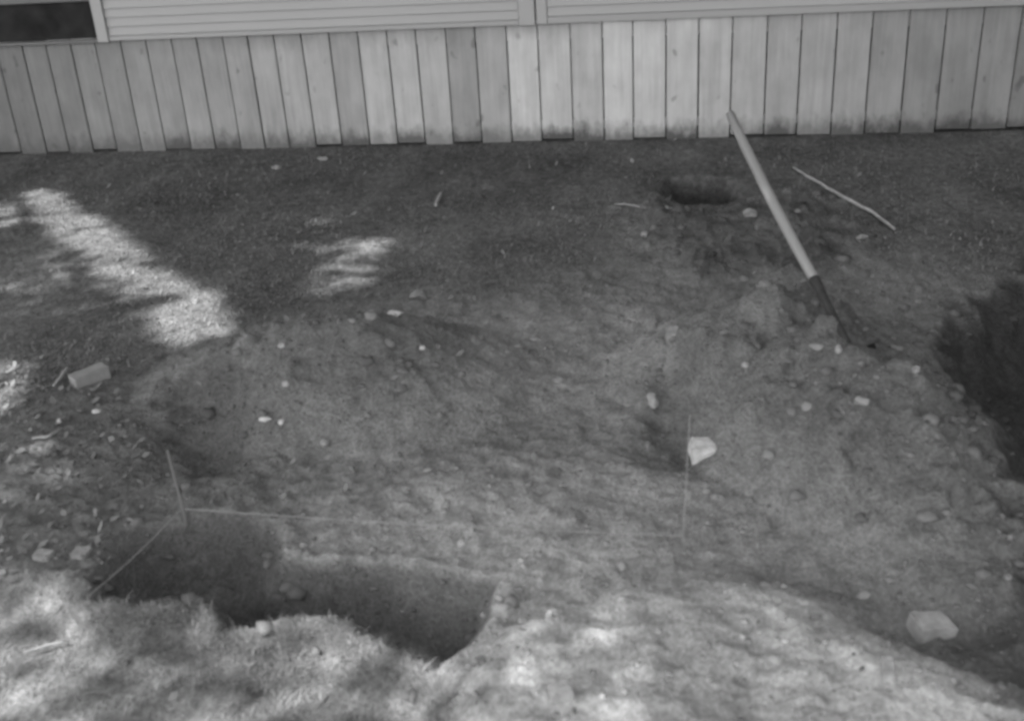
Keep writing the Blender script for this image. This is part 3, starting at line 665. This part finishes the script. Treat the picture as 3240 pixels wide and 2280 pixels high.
# ------------------------------------------------------------------ unseen tree and shed added to shade the yard; crown gaps shape the sun patches
GAPS = [   # openings in the added tree's crown, given by where their light falls on the yard: outline, share of sun let through
 ([(82, 430), (130, 442), (200, 498), (285, 556), (278, 585), (235, 600), (200, 570), (150, 520), (100, 480)], 0.88),
 ([(160, 480), (285, 556), (345, 605), (440, 668), (500, 712), (470, 730), (380, 680), (300, 625), (200, 560)], 0.80),
 ([(120, 560), (200, 590), (230, 610), (150, 650), (70, 660), (30, 640)], 0.16),
 ([(300, 612), (345, 605), (392, 645), (380, 690), (330, 680), (295, 650)], 0.88),
 ([(385, 640), (440, 665), (500, 712), (480, 745), (415, 765), (375, 735), (380, 690)], 0.995),
 ([(700, 488), (760, 500), (770, 530), (720, 530)], 0.12),
 ([(675, 550), (720, 560), (790, 555), (860, 538), (845, 565), (790, 590), (720, 580)], 0.34),
 ([(710, 605), (760, 595), (815, 605), (800, 640), (750, 652), (715, 630)], 0.42),
 ([(-80, 820), (25, 825), (40, 860), (20, 910), (-80, 930)], 0.6),
 ([(-60, 450), (15, 462), (20, 500), (-60, 520)], 0.5),
 ([(0, 640), (120, 600), (290, 640), (300, 700), (200, 740), (60, 720)], 0.10),
 ([(-60, 960), (60, 980), (120, 1060), (60, 1110), (-60, 1090)], 0.22),
 ([(-200, 1280), (60, 1300), (180, 1340), (200, 1420), (150, 1480), (60, 1440), (-200, 1400)], 0.42),
 ([(-200, 1450), (80, 1450), (95, 1600), (60, 1750), (-200, 1750)], 0.55),
 ([(250, 1480), (420, 1420), (500, 1420), (560, 1410), (760, 1390), (860, 1450), (980, 1500), (1010, 1600), (1000, 1800), (250, 1800)], 0.22),
 ([(590, 1420), (720, 1400), (760, 1440), (720, 1520), (620, 1530), (560, 1480)], 0.34),
 ([(880, 1470), (990, 1505), (1150, 1420), (1350, 1360), (1500, 1420), (1450, 1800), (900, 1800)], 0.08),
]
GP = [(poly(p), T) for p, T in GAPS]
def crown_T(gx, gy):
    T = np.full(gx.shape, 0.0008); wob = fbm(gx, gy, 5, 3, 50)*0.06
    for Pp, t in GP:
        T = np.maximum(T, t*sstep(0.10, 0.02, sdf(Pp, gx, gy)+wob))
    return T
def crown_D(gx, gy):
    return np.minimum.reduce([sdf(Pp, gx, gy) for Pp, t in GP])
def tree():  # added helper: unseen tree whose crown gaps shape the sun patches
    root = empty('added_shade_tree', (-6.6, 0.6, 0)); tag(root, 'broad leafy tree added unseen left of the yard to throw dappled shade', 'tree')
    lam = 7.2; n = 300000; area = (4.2+7.4)*(10.6-0.6)
    gx = RNG.uniform(-7.4, 4.2, n); gy = RNG.uniform(0.6, 10.6, n); lm = -np.log(crown_T(gx, gy)); lm = np.where(crown_D(gx, gy) < 0.30, lm*1.0, lm*0.26)
    k = RNG.random(n) < np.clip(lm/lam, 0, 1); gx, gy = gx[k], gy[k]; n = len(gx)
    rr = np.hypot((gx+1.6)/5.8, (gy-5.6)/5.0)
    z = 6.2 + RNG.uniform(-0.9, 1.3, n)*np.clip(1.25-rr, 0.25, 1.2) + 0.5*fbm(gx, gy, 0.8, 3, 60)
    c = np.stack([gx+SUN.x/SUN.z*z, gy+SUN.y/SUN.z*z, z], -1)
    a = RNG.normal(0, 1, (n, 3)); a /= np.linalg.norm(a, axis=1)[:, None]
    b = np.cross(a, RNG.normal(0, 1, (n, 3))); b /= np.linalg.norm(b, axis=1)[:, None]
    l = (np.where(crown_D(gx, gy) < 0.30, 0.060, 0.118)*RNG.uniform(0.7, 1.3, n))[:, None]; w = l*0.62
    V = np.stack([c-a*l, c+b*w-a*l*0.1, c+a*l, c-b*w-a*l*0.1], 1)
    o = big_mesh('crown', V.reshape(-1, 3), np.arange(4*n).reshape(-1, 4), M_LEAF); o.parent = root; o.matrix_parent_inverse = Matrix.Translation(-root.location)
    o['kind'] = 'stuff'
    T0 = Vector((-6.6, 0.6, 0)); top = Vector((-6.5, 1.2, 5.6))
    V, Fc = tube([T0-Vector((0, 0, 0.3)), T0+Vector((0, 0, 0.4)), T0.lerp(top, 0.4), top, top+Vector((0.2, 0.1, 0.9))], [0.34, 0.27, 0.21, 0.15, 0.06], 14)
    q = mesh_obj('added_tree_trunk', V, Fc, M_BARK, root, True); q.matrix_parent_inverse = Matrix.Translation(-root.location)
    for k_ in range(9):
        an = k_*0.70+0.3; r = 3.6+0.6*(k_ % 3); s_ = T0.lerp(top, 0.55+0.05*k_)
        e = Vector((-6.3+r*math.cos(an), 1.6+r*math.sin(an)*0.9, 6.2+0.25*(k_ % 4))); m_ = s_.lerp(e, 0.5)+Vector((0, 0, 0.35))
        pp = [a_.lerp(b2, u_/12) for a_, b2 in ((s_, m_), (m_, e)) for u_ in range(13)]
        gxx = np.array([p_.x-SUN.x/SUN.z*p_.z for p_ in pp]); gyy = np.array([p_.y-SUN.y/SUN.z*p_.z for p_ in pp])
        if crown_D(gxx, gyy).min() < 0.10: continue          # no limb grows across an opening of the crown
        V, Fc = tube([s_, m_, e], [0.10, 0.06, 0.015], 8); q = mesh_obj('added_tree_limb', V, Fc, M_BARK, root, True); q.matrix_parent_inverse = Matrix.Translation(-root.location)
tree()

def shed():  # added helper: blocks sky light to darken the right side
    root = empty('added_shade_shed', (3.4, 4.2, 0)); tag(root, 'dark boarded shed added unseen right of the yard to darken that side', 'shed')
    M_SH = plain('added_shed_boards', 0.05, 0.9, 0.3, 12, 0.1, sc=(1, 1, 0.1))
    def p(name, *a, mat=M_SH, bev=0.003):
        o = bm_obj(name, box_bm(*a, bev), mat, root); o.location = -root.location; return o
    for i in range(24): p('board', 2.57, 2.592, 1.70+i*0.2, 1.895+i*0.2, 0.0, 2.5)
    for i in range(9): p('board', 2.60+i*0.2, 2.795+i*0.2, 1.66, 1.682, 0.0, 2.5)
    p('wall', 2.594, 4.4, 6.46, 6.5, 0.0, 2.5); p('wall', 4.38, 4.41, 1.69, 6.455, 0.0, 2.5)
    d_ = p('door', 3.0, 3.8, 1.635, 1.656, 0.05, 2.0); h = bm_obj('handle', box_bm(3.1, 3.13, 1.60, 1.634, 0.95, 1.08, 0.004), M_IRON, d_)
    p('roof', 2.45, 4.6, 1.5, 6.6, 2.505, 2.60, mat=M_IRON)
shed()
